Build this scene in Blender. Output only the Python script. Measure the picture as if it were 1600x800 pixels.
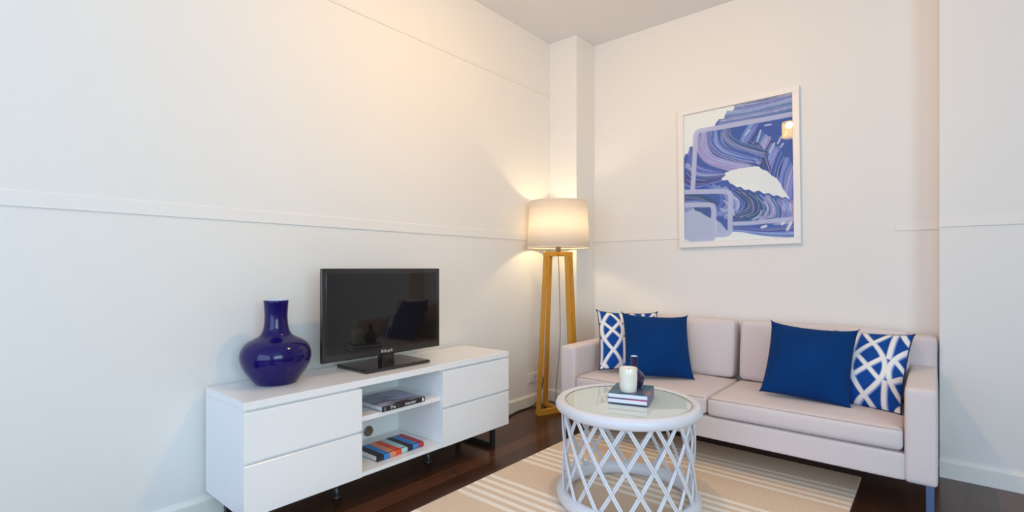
import bpy, bmesh, math, random
import numpy as np
from mathutils import Vector, Matrix

random.seed(7)
rng = np.random.default_rng(7)
sc = bpy.context.scene
for o in list(bpy.data.objects):
    bpy.data.objects.remove(o)
COL = sc.collection

# ------------------------------------------------------------------ camera, world, light, exposure
FPX, YAW, HZ, EYE = 779.76, 40.2369, 418.384, 1.05
cam_d = bpy.data.cameras.new('camera')
cam_d.sensor_width = 36.0
cam_d.lens = 36.0 * FPX / 1600.0
cam_d.shift_y = (HZ - 400.0) / 1600.0
cam_d.clip_start = 0.05
cam = bpy.data.objects.new('camera', cam_d)
cam.location = (0, 0, EYE)
cam.rotation_euler = (math.pi / 2, 0, math.radians(YAW))
COL.objects.link(cam)
sc.camera = cam

w = bpy.data.worlds.new('sky')
sc.world = w
w.use_nodes = True
bg = w.node_tree.nodes['Background']
bg.inputs[0].default_value = (0.62, 0.78, 1.0, 1)
bg.inputs[1].default_value = 0.3

WARM = (1.0, 0.56, 0.17)
DAY = (0.515, 0.673, 1.0)
DAY_SIDE = (0.60, 0.88, 1.0)
BULB_C = (1.0, 0.80, 0.44)
PENDANT_W, BULB_W, WINDOW_W, SIDE_W = 29.0, 4.1, 80.0, 76.0


def area(name, loc, rot, sx, sy, power, color):
    d = bpy.data.lights.new(name, 'AREA')
    d.shape = 'RECTANGLE'
    d.size, d.size_y = sx, sy
    d.energy = power
    d.color = color
    o = bpy.data.objects.new(name, d)
    o.location = loc
    o.rotation_euler = rot
    COL.objects.link(o)
    return o


# daylight coming in at the two windows behind the camera
area('daylight_rear', (0.0, -2.56, 1.4), (math.pi / 2, 0, 0), 3.4, 2.0, WINDOW_W, DAY)
area('daylight_side', (2.26, -0.55, 1.5), (math.pi / 2, 0, math.pi / 2), 2.2, 1.5, SIDE_W, DAY_SIDE)

vs = sc.view_settings
vs.view_transform = 'Standard'
vs.look = 'None'
vs.gamma = 1.0
vs.use_curve_mapping = False
vs.exposure = 0.09
sc.cycles.use_denoising = True
sc.cycles.max_bounces = 12
sc.cycles.diffuse_bounces = 6
sc.cycles.sample_clamp_indirect = 6.0


# ------------------------------------------------------------------ helpers
def s2l(c):
    c = np.asarray(c, float) / 255.0
    return np.where(c <= 0.04045, c / 12.92, ((c + 0.055) / 1.055) ** 2.4)


def lin(r, g, b):
    v = s2l((r, g, b))
    return (float(v[0]), float(v[1]), float(v[2]), 1.0)


def mat(name, color, rough=0.5, metallic=0.0, spec=0.5, coat=0.0, coat_rough=0.05, var=0.0, scale=20.0, bump=0.0,
        bump_scale=None, stretch=(1, 1, 1), sheen=0.0):
    """Principled surface with a procedural noise tint and relief."""
    m = bpy.data.materials.new(name)
    m.use_nodes = True
    nt = m.node_tree
    b = nt.nodes['Principled BSDF']
    b.inputs['Roughness'].default_value = rough
    b.inputs['Metallic'].default_value = metallic
    b.inputs['Specular IOR Level'].default_value = spec
    b.inputs['Coat Weight'].default_value = coat
    b.inputs['Coat Roughness'].default_value = coat_rough
    b.inputs['Sheen Weight'].default_value = sheen
    tc = nt.nodes.new('ShaderNodeTexCoord')
    mp = nt.nodes.new('ShaderNodeMapping')
    mp.inputs['Scale'].default_value = stretch
    nt.links.new(tc.outputs['Object'], mp.inputs['Vector'])
    n = nt.nodes.new('ShaderNodeTexNoise')
    n.inputs['Scale'].default_value = scale
    n.inputs['Detail'].default_value = 4
    nt.links.new(mp.outputs['Vector'], n.inputs['Vector'])
    r = nt.nodes.new('ShaderNodeMix')
    r.data_type = 'RGBA'
    lo = tuple(max(0, c * (1 - var)) for c in color[:3]) + (1,)
    hi = tuple(min(1, c * (1 + var)) for c in color[:3]) + (1,)
    r.inputs['A'].default_value = lo
    r.inputs['B'].default_value = hi
    nt.links.new(n.outputs['Fac'], r.inputs['Factor'])
    nt.links.new(r.outputs['Result'], b.inputs['Base Color'])
    if bump > 0:
        n2 = nt.nodes.new('ShaderNodeTexNoise')
        n2.inputs['Scale'].default_value = bump_scale or scale
        n2.inputs['Detail'].default_value = 3
        nt.links.new(mp.outputs['Vector'], n2.inputs['Vector'])
        bp = nt.nodes.new('ShaderNodeBump')
        bp.inputs['Strength'].default_value = bump
        bp.inputs['Distance'].default_value = 0.004
        nt.links.new(n2.outputs['Fac'], bp.inputs['Height'])
        nt.links.new(bp.outputs['Normal'], b.inputs['Normal'])
    return m


def attr_mat(name, attr, rough, spec=0.3, bump=0.0, bump_scale=300):
    m = bpy.data.materials.new(name)
    m.use_nodes = True
    nt = m.node_tree
    b = nt.nodes['Principled BSDF']
    b.inputs['Roughness'].default_value = rough
    b.inputs['Specular IOR Level'].default_value = spec
    a = nt.nodes.new('ShaderNodeAttribute')
    a.attribute_name = attr
    nt.links.new(a.outputs['Color'], b.inputs['Base Color'])
    if bump:
        tc = nt.nodes.new('ShaderNodeTexCoord')
        n = nt.nodes.new('ShaderNodeTexNoise')
        n.inputs['Scale'].default_value = bump_scale
        nt.links.new(tc.outputs['Object'], n.inputs['Vector'])
        bp = nt.nodes.new('ShaderNodeBump')
        bp.inputs['Strength'].default_value = bump
        bp.inputs['Distance'].default_value = 0.003
        nt.links.new(n.outputs['Fac'], bp.inputs['Height'])
        nt.links.new(bp.outputs['Normal'], b.inputs['Normal'])
    return m


def glass_mat(name, tint, ior=1.5, rough=0.0):
    """Thin pane: clear with Fresnel reflection, lets the light through."""
    m = bpy.data.materials.new(name)
    m.use_nodes = True
    nt = m.node_tree
    nt.nodes.remove(nt.nodes['Principled BSDF'])
    out = nt.nodes['Material Output']
    lw = nt.nodes.new('ShaderNodeLayerWeight')
    pw = nt.nodes.new('ShaderNodeMath')
    pw.operation = 'POWER'
    nt.links.new(lw.outputs['Facing'], pw.inputs[0])
    pw.inputs[1].default_value = 5.0
    f = nt.nodes.new('ShaderNodeMath')
    f.operation = 'MULTIPLY_ADD'
    r0 = ((ior - 1) / (ior + 1)) ** 2
    nt.links.new(pw.outputs[0], f.inputs[0])
    f.inputs[1].default_value = 1 - r0
    f.inputs[2].default_value = r0
    t = nt.nodes.new('ShaderNodeBsdfTransparent')
    t.inputs['Color'].default_value = tint
    g = nt.nodes.new('ShaderNodeBsdfGlossy')
    g.inputs['Roughness'].default_value = rough
    mx = nt.nodes.new('ShaderNodeMixShader')
    nt.links.new(f.outputs[0], mx.inputs[0])
    nt.links.new(t.outputs[0], mx.inputs[1])
    nt.links.new(g.outputs[0], mx.inputs[2])
    nt.links.new(mx.outputs[0], out.inputs['Surface'])
    return m


def emit_mat(name, color, strength):
    m = bpy.data.materials.new(name)
    m.use_nodes = True
    nt = m.node_tree
    nt.nodes.remove(nt.nodes['Principled BSDF'])
    e = nt.nodes.new('ShaderNodeEmission')
    e.inputs['Color'].default_value = color
    e.inputs['Strength'].default_value = strength
    nt.links.new(e.outputs[0], nt.nodes['Material Output'].inputs['Surface'])
    return m


def thing(name, loc, label, cat, group=None, rz=0.0):
    o = bpy.data.objects.new(name, None)
    o.empty_display_size = 0.1
    o.location = loc
    o.rotation_euler = (0, 0, rz)
    COL.objects.link(o)
    o['label'] = label
    o['category'] = cat
    if group:
        o['group'] = group
    return o


def obj(name, bm, m, parent=None, smooth=False, loc=None, rot=None, label=None):
    me = bpy.data.meshes.new(name)
    if smooth:
        for f in bm.faces:
            f.smooth = True
    bm.normal_update()
    bm.to_mesh(me)
    bm.free()
    for x in (m if isinstance(m, (list, tuple)) else [m]):
        me.materials.append(x)
    o = bpy.data.objects.new(name, me)
    COL.objects.link(o)
    if parent is not None:
        o.parent = parent
    if loc is not None:
        o.location = loc
    if rot is not None:
        o.rotation_euler = rot
    if label:
        o['label'] = label
    return o


def tag(o, label, cat, group=None):
    o['label'] = label
    o['category'] = cat
    if group:
        o['group'] = group
    return o


def struct(name, bm, m, label, cat, smooth=False):
    o = obj(name, bm, m, None, smooth)
    o['kind'] = 'structure'
    o['label'] = label
    o['category'] = cat
    return o


def add_box(bm, x0, x1, y0, y1, z0, z1, bevel=0.0, seg=2, mi=0):
    r = bmesh.ops.create_cube(bm, size=1.0)
    vs_ = r['verts']
    for v in vs_:
        v.co = Vector(((x0 + x1) / 2 + v.co.x * (x1 - x0), (y0 + y1) / 2 + v.co.y * (y1 - y0), (z0 + z1) / 2 + v.co.z * (z1 - z0)))
    fs = set(f for v in vs_ for f in v.link_faces)
    for f in fs:
        f.material_index = mi
    if bevel > 0:
        es = set(e for v in vs_ for e in v.link_edges)
        bmesh.ops.bevel(bm, geom=list(es), offset=bevel, segments=seg, profile=0.5, affect='EDGES')
    return bm


def box(x0, x1, y0, y1, z0, z1, bevel=0.0, seg=2):
    return add_box(bmesh.new(), x0, x1, y0, y1, z0, z1, bevel, seg)


def add_prism(bm, pts, axis, a0, a1):
    """Extrude a 2-D outline along axis 'x' or 'y' from a0 to a1."""
    def P(p, a):
        return (a, p[0], p[1]) if axis == 'x' else (p[0], a, p[1])
    lo = [bm.verts.new(P(p, a0)) for p in pts]
    hi = [bm.verts.new(P(p, a1)) for p in pts]
    n = len(pts)
    bm.faces.new(lo[::-1])
    bm.faces.new(hi)
    for i in range(n):
        bm.faces.new((lo[i], lo[(i + 1) % n], hi[(i + 1) % n], hi[i]))
    bmesh.ops.recalc_face_normals(bm, faces=bm.faces)
    return bm


def add_lathe(bm, prof, seg=48, cx=0, cy=0, mi=0, closed=False):
    rings = []
    for r, z in prof:
        if r < 1e-6:
            rings.append([bm.verts.new((cx, cy, z))])
        else:
            rings.append([bm.verts.new((cx + r * math.cos(2 * math.pi * k / seg), cy + r * math.sin(2 * math.pi * k / seg), z)) for k in range(seg)])
    pairs = list(zip(rings, rings[1:]))
    if closed:
        pairs.append((rings[-1], rings[0]))
    for a, b in pairs:
        for k in range(seg):
            k2 = (k + 1) % seg
            if len(a) == 1 and len(b) == 1:
                continue
            if len(a) == 1:
                f = bm.faces.new((a[0], b[k2], b[k]))
            elif len(b) == 1:
                f = bm.faces.new((a[k], a[k2], b[0]))
            else:
                f = bm.faces.new((a[k], a[k2], b[k2], b[k]))
            f.material_index = mi
    bmesh.ops.recalc_face_normals(bm, faces=bm.faces)
    return bm


def lathe(prof, seg=48, closed=False):
    return add_lathe(bmesh.new(), prof, seg, closed=closed)


def add_tube(bm, pts, r, seg=10, closed=False, cap=True):
    pts = [Vector(p) for p in pts]
    n = len(pts)
    rings = []
    up = Vector((0, 0, 1))
    prev = None
    for i, p in enumerate(pts):
        if closed:
            t = pts[(i + 1) % n] - pts[i - 1]
        else:
            t = pts[min(i + 1, n - 1)] - pts[max(i - 1, 0)]
        t.normalize()
        if prev is None:
            a = t.cross(up)
            if a.length < 1e-3:
                a = t.cross(Vector((1, 0, 0)))
        else:
            a = prev - t * prev.dot(t)
        a.normalize()
        prev = a
        b = t.cross(a)
        rr = r[i] if isinstance(r, (list, tuple)) else r
        rings.append([bm.verts.new(p + (a * math.cos(2 * math.pi * k / seg) + b * math.sin(2 * math.pi * k / seg)) * rr) for k in range(seg)])
    m = n if closed else n - 1
    for i in range(m):
        A, B = rings[i], rings[(i + 1) % n]
        for k in range(seg):
            bm.faces.new((A[k], A[(k + 1) % seg], B[(k + 1) % seg], B[k]))
    if cap and not closed:
        bm.faces.new(rings[0][::-1])
        bm.faces.new(rings[-1])
    bmesh.ops.recalc_face_normals(bm, faces=bm.faces)
    return bm


def add_bar(bm, p0, p1, wx, wy, side=None, bevel=0.003):
    """Rectangular bar between two points; wx measured along `side`, wy across it."""
    p0, p1 = Vector(p0), Vector(p1)
    t = (p1 - p0)
    L = t.length
    t.normalize()
    s = Vector(side) if side is not None else t.cross(Vector((0, 0, 1)))
    s = s - t * s.dot(t)
    s.normalize()
    u = t.cross(s)
    r = bmesh.ops.create_cube(bm, size=1.0)
    for v in r['verts']:
        c = v.co.copy()
        v.co = (p0 + p1) / 2 + s * c.x * wx + u * c.y * wy + t * c.z * L
    if bevel:
        es = set(e for v in r['verts'] for e in v.link_edges)
        bmesh.ops.bevel(bm, geom=list(es), offset=bevel, segments=2, profile=0.5, affect='EDGES')
    return bm


def smooth_path(pts, n=8):
    """Catmull-Rom through the given points."""
    P = [Vector(p) for p in pts]
    P = [P[0] * 2 - P[1]] + P + [P[-1] * 2 - P[-2]]
    out = []
    for i in range(1, len(P) - 2):
        for k in range(n):
            t = k / n
            a, b, c, d = P[i - 1], P[i], P[i + 1], P[i + 2]
            out.append(0.5 * ((2 * b) + (c - a) * t + (2 * a - 5 * b + 4 * c - d) * t * t + (3 * b - a - 3 * c + d) * t ** 3))
    out.append(P[-2])
    return out


def soft_box(hx, hy, hz, r, puff=(0, 0, 0), cuts=14, wob=0.0, seed=0):
    """Upholstery block of half sizes hx, hy, hz: rounded edges, faces bulging by `puff`."""
    bm = bmesh.new()
    bmesh.ops.create_cube(bm, size=2.0)
    bmesh.ops.subdivide_edges(bm, edges=bm.edges[:], cuts=cuts, use_grid_fill=True)
    h = Vector((hx, hy, hz))
    for v in bm.verts:
        u = v.co.copy()
        # denser rows near the edges so that the rounding stays round
        q = Vector([math.copysign(1 - (1 - abs(c)) ** 1.6, c) for c in u])
        p = Vector([q[i] * h[i] for i in range(3)])
        inner = Vector([max(-(h[i] - r), min(h[i] - r, p[i])) for i in range(3)])
        d = p - inner
        if d.length > 1e-9:
            p = inner + d.normalized() * r
        for i in range(3):
            j, k = (i + 1) % 3, (i + 2) % 3
            p[i] += math.copysign(1, u[i]) * (abs(u[i]) ** 6) * puff[i] * (1 - q[j] ** 2) * (1 - q[k] ** 2)
        if wob:
            s = seed * 3.1
            p.z += wob * math.sin(p.x * 9 + s) * math.sin(p.y * 11 + s * 2)
            p.y += wob * math.sin(p.x * 13 + s) * math.sin(p.z * 17 + s)
        v.co = p
    return bm


def text_mesh(name, body, size, m, parent, M, extrude=0.0003, serif=False):
    cu = bpy.data.curves.new(name, 'FONT')
    cu.body = body
    cu.size = size
    cu.extrude = extrude
    cu.align_x = 'LEFT'
    cu.align_y = 'CENTER'
    tmp = bpy.data.objects.new(name + '_source', cu)
    COL.objects.link(tmp)
    dg = bpy.context.evaluated_depsgraph_get()
    dg.update()
    me = bpy.data.meshes.new_from_object(tmp.evaluated_get(dg))
    bpy.data.objects.remove(tmp)
    bpy.data.curves.remove(cu)
    me.name = name
    me.transform(M)
    me.materials.clear()
    me.materials.append(m)
    o = bpy.data.objects.new(name, me)
    COL.objects.link(o)
    o.parent = parent
    return o


# ------------------------------------------------------------------ materials
M_WALL = mat('wall_paint', (0.80, 0.775, 0.735), rough=0.75, spec=0.25, var=0.012, scale=2.5, bump=0.02, bump_scale=60)
M_WARMWALL = mat('reflection_tint_wall_paint', (0.80, 0.69, 0.58), rough=0.75, spec=0.25, var=0.012, scale=2.5)  # unseen wall tinted cream to warm the reflection in the television
M_CEIL = mat('ceiling_paint', (0.76, 0.755, 0.78), rough=0.85, spec=0.2, var=0.01, scale=3)
M_TRIM = mat('trim_paint', (0.82, 0.79, 0.73), rough=0.45, spec=0.4, var=0.01, scale=6)
M_LACQ = mat('white_lacquer', (0.86, 0.855, 0.85), rough=0.22, spec=0.5, var=0.005, scale=3)
M_INNER = mat('white_melamine', (0.84, 0.84, 0.84), rough=0.4, spec=0.4, var=0.006, scale=3)
M_PINHOLE = mat('pin_hole_grey', (0.55, 0.53, 0.50), rough=0.5, var=0.02)
M_BLACKMET = mat('black_metal', (0.02, 0.017, 0.016), rough=0.32, spec=0.6, var=0.1, scale=30)
M_TVBODY = mat('black_gloss_plastic', (0.014, 0.011, 0.010), rough=0.12, spec=0.6, coat=0.3, var=0.1, scale=8)
M_TVBASE = mat('black_base_plastic', (0.012, 0.010, 0.009), rough=0.16, spec=0.6, coat=0.2, var=0.1, scale=8)
M_SCREEN = mat('black_screen_glass', (0.010, 0.008, 0.007), rough=0.035, spec=0.5, var=0.05, scale=4)
M_LOGO = mat('silver_print', (0.55, 0.5, 0.45), rough=0.4, var=0.05)
M_COBALT = mat('cobalt_glaze', (0.006, 0.0015, 0.085), rough=0.12, spec=0.38, coat=0.0, coat_rough=0.03, var=0.15, scale=6)
M_VASE_IN = mat('pale_blue_glaze', (0.55, 0.72, 0.9), rough=0.2, var=0.03)
M_PURPLE = mat('dark_plum_glaze', (0.022, 0.008, 0.055), rough=0.08, spec=0.6, coat=0.5, var=0.15, scale=20)
M_SOFA = mat('oatmeal_linen', (0.71, 0.62, 0.60), rough=0.95, spec=0.1, var=0.05, scale=120, bump=0.25, bump_scale=420, stretch=(1, 1, 3), sheen=0.15)
M_PIPE = mat('linen_seam', (0.56, 0.47, 0.44), rough=0.95, spec=0.1, var=0.05, scale=150)
M_LEGBLUE = mat('brushed_steel', (0.14, 0.20, 0.32), rough=0.28, metallic=0.9, var=0.06, scale=40)
M_NAVY = mat('navy_velvet', (0.0025, 0.036, 0.150), rough=0.8, spec=0.06, var=0.38, scale=4.5, bump=0.15, bump_scale=500, sheen=0.04)
M_NAVYPIPE = mat('navy_cord', (0.012, 0.03, 0.10), rough=0.8, spec=0.2, var=0.1, scale=80)
M_CANE = mat('white_painted_cane', (0.72, 0.72, 0.76), rough=0.33, spec=0.5, var=0.02, scale=30, bump=0.05, bump_scale=60)
M_CANEPANEL = mat('pale_aqua_panel', (0.80, 0.88, 0.90), rough=0.5, var=0.02, scale=8)
M_OAK = mat('honey_oak', (0.60, 0.29, 0.032), rough=0.42, spec=0.4, var=0.22, scale=22, stretch=(8, 8, 0.5), bump=0.04, bump_scale=60)
M_CORD = mat('grey_flex', (0.20, 0.18, 0.16), rough=0.6, var=0.1)
M_BLACKCORD = mat('black_flex', (0.015, 0.013, 0.012), rough=0.5, var=0.1)
M_PAGES = mat('book_pages', (0.80, 0.79, 0.80), rough=0.8, spec=0.1, var=0.06, scale=60, stretch=(1, 1, 30))
M_SOCKET = mat('socket_plastic', (0.80, 0.78, 0.78), rough=0.35, var=0.01)
M_DARK = mat('dark_slot', (0.03, 0.03, 0.035), rough=0.6, var=0.05)
M_BRASS = mat('aged_bronze', (0.22, 0.17, 0.12), rough=0.35, metallic=0.6, var=0.1)
M_CANDLE = mat('cream_ceramic', (0.86, 0.80, 0.68), rough=0.22, spec=0.5, coat=0.3, var=0.02, scale=12)
M_WAX = mat('cream_wax', (0.88, 0.82, 0.70), rough=0.5, var=0.02, scale=20)
M_FRAME = mat('white_frame_paint', (0.82, 0.79, 0.76), rough=0.35, spec=0.4, var=0.01, scale=10)
M_GLASS = glass_mat('clear_picture_glass', (0.99, 0.99, 0.99, 1), 1.45)
M_TOPGLASS = glass_mat('green_tint_glass', (0.965, 0.995, 0.985, 1), 1.5)
M_GLASSEDGE = mat('green_glass_edge', (0.06, 0.13, 0.11), rough=0.1, var=0.05)


def floor_mat():
    m = bpy.data.materials.new('dark_stained_boards')
    m.use_nodes = True
    nt = m.node_tree
    b = nt.nodes['Principled BSDF']
    tc = nt.nodes.new('ShaderNodeTexCoord')
    sep = nt.nodes.new('ShaderNodeSeparateXYZ')
    nt.links.new(tc.outputs['Object'], sep.inputs[0])

    def mth(op, a, bb=None):
        n = nt.nodes.new('ShaderNodeMath')
        n.operation = op
        for i, x in enumerate((a, bb)):
            if x is None:
                continue
            if isinstance(x, (int, float)):
                n.inputs[i].default_value = x
            else:
                nt.links.new(x, n.inputs[i])
        return n.outputs[0]
    xs = mth('DIVIDE', sep.outputs['X'], 0.108)
    idx = mth('FLOOR', xs)
    fr = mth('FRACT', xs)
    wn = nt.nodes.new('ShaderNodeTexWhiteNoise')
    wn.noise_dimensions = '1D'
    nt.links.new(idx, wn.inputs['W'])
    # staggered board ends
    yo = mth('ADD', sep.outputs['Y'], mth('MULTIPLY', wn.outputs['Value'], 7.0))
    yf = mth('FRACT', mth('DIVIDE', yo, 2.4))
    ge = mth('LESS_THAN', yf, 0.0012)
    gap = mth('MAXIMUM', mth('LESS_THAN', fr, 0.022), ge)
    mp = nt.nodes.new('ShaderNodeMapping')
    mp.inputs['Scale'].default_value = (30, 1.6, 1)
    nt.links.new(tc.outputs['Object'], mp.inputs[0])
    n = nt.nodes.new('ShaderNodeTexNoise')
    n.inputs['Scale'].default_value = 2.0
    n.inputs['Detail'].default_value = 6
    nt.links.new(mp.outputs[0], n.inputs['Vector'])
    t = mth('ADD', mth('MULTIPLY', n.outputs['Fac'], 0.6), mth('MULTIPLY', wn.outputs['Value'], 0.5))
    cr = nt.nodes.new('ShaderNodeValToRGB')
    cr.color_ramp.elements[0].position = 0.15
    cr.color_ramp.elements[0].color = (0.034, 0.011, 0.004, 1)
    cr.color_ramp.elements[1].position = 0.95
    cr.color_ramp.elements[1].color = (0.135, 0.050, 0.024, 1)
    nt.links.new(t, cr.inputs[0])
    mx = nt.nodes.new('ShaderNodeMix')
    mx.data_type = 'RGBA'
    mx.inputs['B'].default_value = (0.004, 0.002, 0.0015, 1)
    nt.links.new(gap, mx.inputs['Factor'])
    nt.links.new(cr.outputs[0], mx.inputs['A'])
    nt.links.new(mx.outputs['Result'], b.inputs['Base Color'])
    rg = mth('ADD', mth('MULTIPLY', n.outputs['Fac'], 0.16), 0.14)
    nt.links.new(rg, b.inputs['Roughness'])
    b.inputs['Specular IOR Level'].default_value = 0.42
    bp = nt.nodes.new('ShaderNodeBump')
    bp.inputs['Strength'].default_value = 0.25
    bp.inputs['Distance'].default_value = 0.002
    hgt = mth('SUBTRACT', mth('MULTIPLY', n.outputs['Fac'], 0.15), gap)
    nt.links.new(hgt, bp.inputs['Height'])
    nt.links.new(bp.outputs[0], b.inputs['Normal'])
    return m


def rug_mat():
    m = bpy.data.materials.new('striped_flatweave')
    m.use_nodes = True
    nt = m.node_tree
    b = nt.nodes['Principled BSDF']
    b.inputs['Roughness'].default_value = 0.95
    b.inputs['Specular IOR Level'].default_value = 0.1
    tc = nt.nodes.new('ShaderNodeTexCoord')
    sep = nt.nodes.new('ShaderNodeSeparateXYZ')
    nt.links.new(tc.outputs['Object'], sep.inputs[0])

    def mth(op, a, bb=None):
        n = nt.nodes.new('ShaderNodeMath')
        n.operation = op
        for i, x in enumerate((a, bb)):
            if x is None:
                continue
            if isinstance(x, (int, float)):
                n.inputs[i].default_value = x
            else:
                nt.links.new(x, n.inputs[i])
        return n.outputs[0]
    y = mth('ADD', sep.outputs['Y'], 4.8 - 1.607)
    ph = mth('MULTIPLY', mth('FRACT', mth('DIVIDE', y, 0.48)), 0.48)      # metres inside one repeat
    band = mth('LESS_THAN', ph, 0.248)
    k = mth('FRACT', mth('DIVIDE', ph, 0.0545))
    tri = mth('ABSOLUTE', mth('SUBTRACT', k, 0.275))
    st = mth('MULTIPLY', mth('LESS_THAN', tri, 0.25), band)
    n = nt.nodes.new('ShaderNodeTexNoise')
    n.inputs['Scale'].default_value = 90
    n.inputs['Detail'].default_value = 5
    nt.links.new(tc.outputs['Object'], n.inputs['Vector'])
    cr = nt.nodes.new('ShaderNodeValToRGB')
    cr.color_ramp.elements[0].position = 0.3
    cr.color_ramp.elements[0].color = (0.72, 0.555, 0.405, 1)
    cr.color_ramp.elements[1].position = 0.7
    cr.color_ramp.elements[1].color = (0.82, 0.645, 0.485, 1)
    nt.links.new(n.outputs['Fac'], cr.inputs[0])
    mx = nt.nodes.new('ShaderNodeMix')
    mx.data_type = 'RGBA'
    mx.inputs['B'].default_value = (0.95, 0.85, 0.73, 1)
    nt.links.new(st, mx.inputs['Factor'])
    nt.links.new(cr.outputs[0], mx.inputs['A'])
    nt.links.new(mx.outputs['Result'], b.inputs['Base Color'])
    wv = nt.nodes.new('ShaderNodeTexWave')
    wv.bands_direction = 'Y'
    wv.inputs['Scale'].default_value = 90
    wv.inputs['Distortion'].default_value = 1.5
    nt.links.new(tc.outputs['Object'], wv.inputs['Vector'])
    bp = nt.nodes.new('ShaderNodeBump')
    bp.inputs['Strength'].default_value = 0.3
    bp.inputs['Distance'].default_value = 0.002
    nt.links.new(wv.outputs['Fac'], bp.inputs['Height'])
    nt.links.new(bp.outputs[0], b.inputs['Normal'])
    return m


def shade_mat():
    m = bpy.data.materials.new('cream_lampshade_linen')
    m.use_nodes = True
    nt = m.node_tree
    nt.nodes.remove(nt.nodes['Principled BSDF'])
    tc = nt.nodes.new('ShaderNodeTexCoord')
    n = nt.nodes.new('ShaderNodeTexNoise')
    n.inputs['Scale'].default_value = 160
    nt.links.new(tc.outputs['Object'], n.inputs['Vector'])
    cr = nt.nodes.new('ShaderNodeValToRGB')
    cr.color_ramp.elements[0].color = (0.82, 0.765, 0.71, 1)
    cr.color_ramp.elements[1].color = (0.88, 0.825, 0.77, 1)
    nt.links.new(n.outputs['Fac'], cr.inputs[0])
    d = nt.nodes.new('ShaderNodeBsdfDiffuse')
    t = nt.nodes.new('ShaderNodeBsdfTranslucent')
    nt.links.new(cr.outputs[0], d.inputs['Color'])
    nt.links.new(cr.outputs[0], t.inputs['Color'])
    mx = nt.nodes.new('ShaderNodeMixShader')
    mx.inputs[0].default_value = SHADE_T
    nt.links.new(d.outputs[0], mx.inputs[1])
    nt.links.new(t.outputs[0], mx.inputs[2])
    nt.links.new(mx.outputs[0], nt.nodes['Material Output'].inputs['Surface'])
    return m


SHADE_T = 0.50
M_FLOOR = floor_mat()
M_RUG = rug_mat()
M_SHADE = shade_mat()

# ------------------------------------------------------------------ room shell
XL, YB, H = -2.335, 3.485, 2.828            # left wall, back wall, ceiling height
XR, YF = 2.30, -2.60                        # right and rear walls, out of the picture
QX, QY = -2.083, 3.222                      # boxed pier in the corner
NX, NY = 0.0196, 3.317                      # where the right part of the back wall steps forward
T = 0.12

struct('floor', box(XL - T, XR + T, YF - T, YB + T, -0.1, 0.0), M_FLOOR, 'dark-stained timber floorboards', 'floor')
struct('ceiling', box(XL - T, XR + T, YF - T, YB + T, H, H + 0.1), M_CEIL, 'plain off-white ceiling', 'ceiling')
struct('wall_left', box(XL - T, XL, YF - T, YB + T, 0, H), M_WALL, 'long white wall behind the television', 'wall')
struct('wall_back', box(XL, XR, YB, YB + T, 0, H), M_WALL, 'white wall behind the sofa and picture', 'wall')
struct('wall_corner', box(XL, QX, QY, YB, 0, H, 0.002), M_WALL, 'boxed white pier in the corner behind the lamp', 'wall')
struct('wall_recess', box(NX, XR, NY, YB, 0, H, 0.002), M_WALL, 'stepped-forward white wall right of the sofa', 'wall')


def wall_with_hole(along, c, lo, hi, h0, h1, z0, z1, out):
    bm = bmesh.new()
    a, b_ = sorted((c, c + out))
    for (u0, u1, v0, v1) in ((lo, h0, 0, H), (h1, hi, 0, H), (h0, h1, 0, z0), (h0, h1, z1, H)):
        if along == 'x':
            add_box(bm, u0, u1, a, b_, v0, v1)
        else:
            add_box(bm, a, b_, u0, u1, v0, v1)
    return bm


struct('wall_front', wall_with_hole('x', YF, XL, XR, -1.75, 1.75, 0.35, 2.45, -T), M_WALL, 'rear wall with the big window, behind the camera', 'wall')
struct('wall_right', wall_with_hole('y', XR, YF - T, YB + T, -1.70, 0.60, 0.72, 2.28, T), M_WARMWALL, 'side wall with a window, out of the picture', 'wall')


def window(name, along, c, u0, u1, z0, z1, label):
    bm = bmesh.new()
    f = 0.05

    def bx(a0, a1, v0, v1, d=0.03):
        if along == 'x':
            add_box(bm, a0, a1, c - d, c + d, v0, v1, 0.003)
        else:
            add_box(bm, c - d, c + d, a0, a1, v0, v1, 0.003)
    bx(u0, u1, z0, z0 + f)
    bx(u0, u1, z1 - f, z1)
    bx(u0, u0 + f, z0 + f, z1 - f)
    bx(u1 - f, u1, z0 + f, z1 - f)
    bx((u0 + u1) / 2 - f / 2, (u0 + u1) / 2 + f / 2, z0 + f, z1 - f)
    o = struct(name, bm, M_TRIM, label, 'window')
    g = bmesh.new()
    if along == 'x':
        add_box(g, u0 + f, u1 - f, c - 0.003, c + 0.003, z0 + f, z1 - f)
    else:
        add_box(g, c - 0.003, c + 0.003, u0 + f, u1 - f, z0 + f, z1 - f)
    obj('window_pane', g, M_GLASS, o)
    return o


window('window_1', 'x', YF - 0.07, -1.75, 1.75, 0.35, 2.45, 'white-framed window in the rear wall')
window('window_2', 'y', XR + 0.07, -1.70, 0.60, 0.72, 2.28, 'white-framed window in the side wall')

# flat rails and skirting boards
RZ0, RZ1 = 1.2554, 1.3112


def rail_profile(d):
    # d = +1 board grows towards +, profile in (depth, z)
    if abs(d) < 1:      # plain lipped board
        return [(0, RZ0), (0.0065 * math.copysign(1, d), RZ0), (0.0, RZ1)]
    return [(0, RZ0), (0.0060 * d, RZ0), (0.0030 * d, RZ1 - 0.005), (0.0, RZ1)]


def sk_profile(base, d, h=0.09):
    return [(base, 0.0), (base + 0.016 * d, 0.0), (base + 0.016 * d, h - 0.012), (base + 0.008 * d, h), (base, h)]


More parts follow.
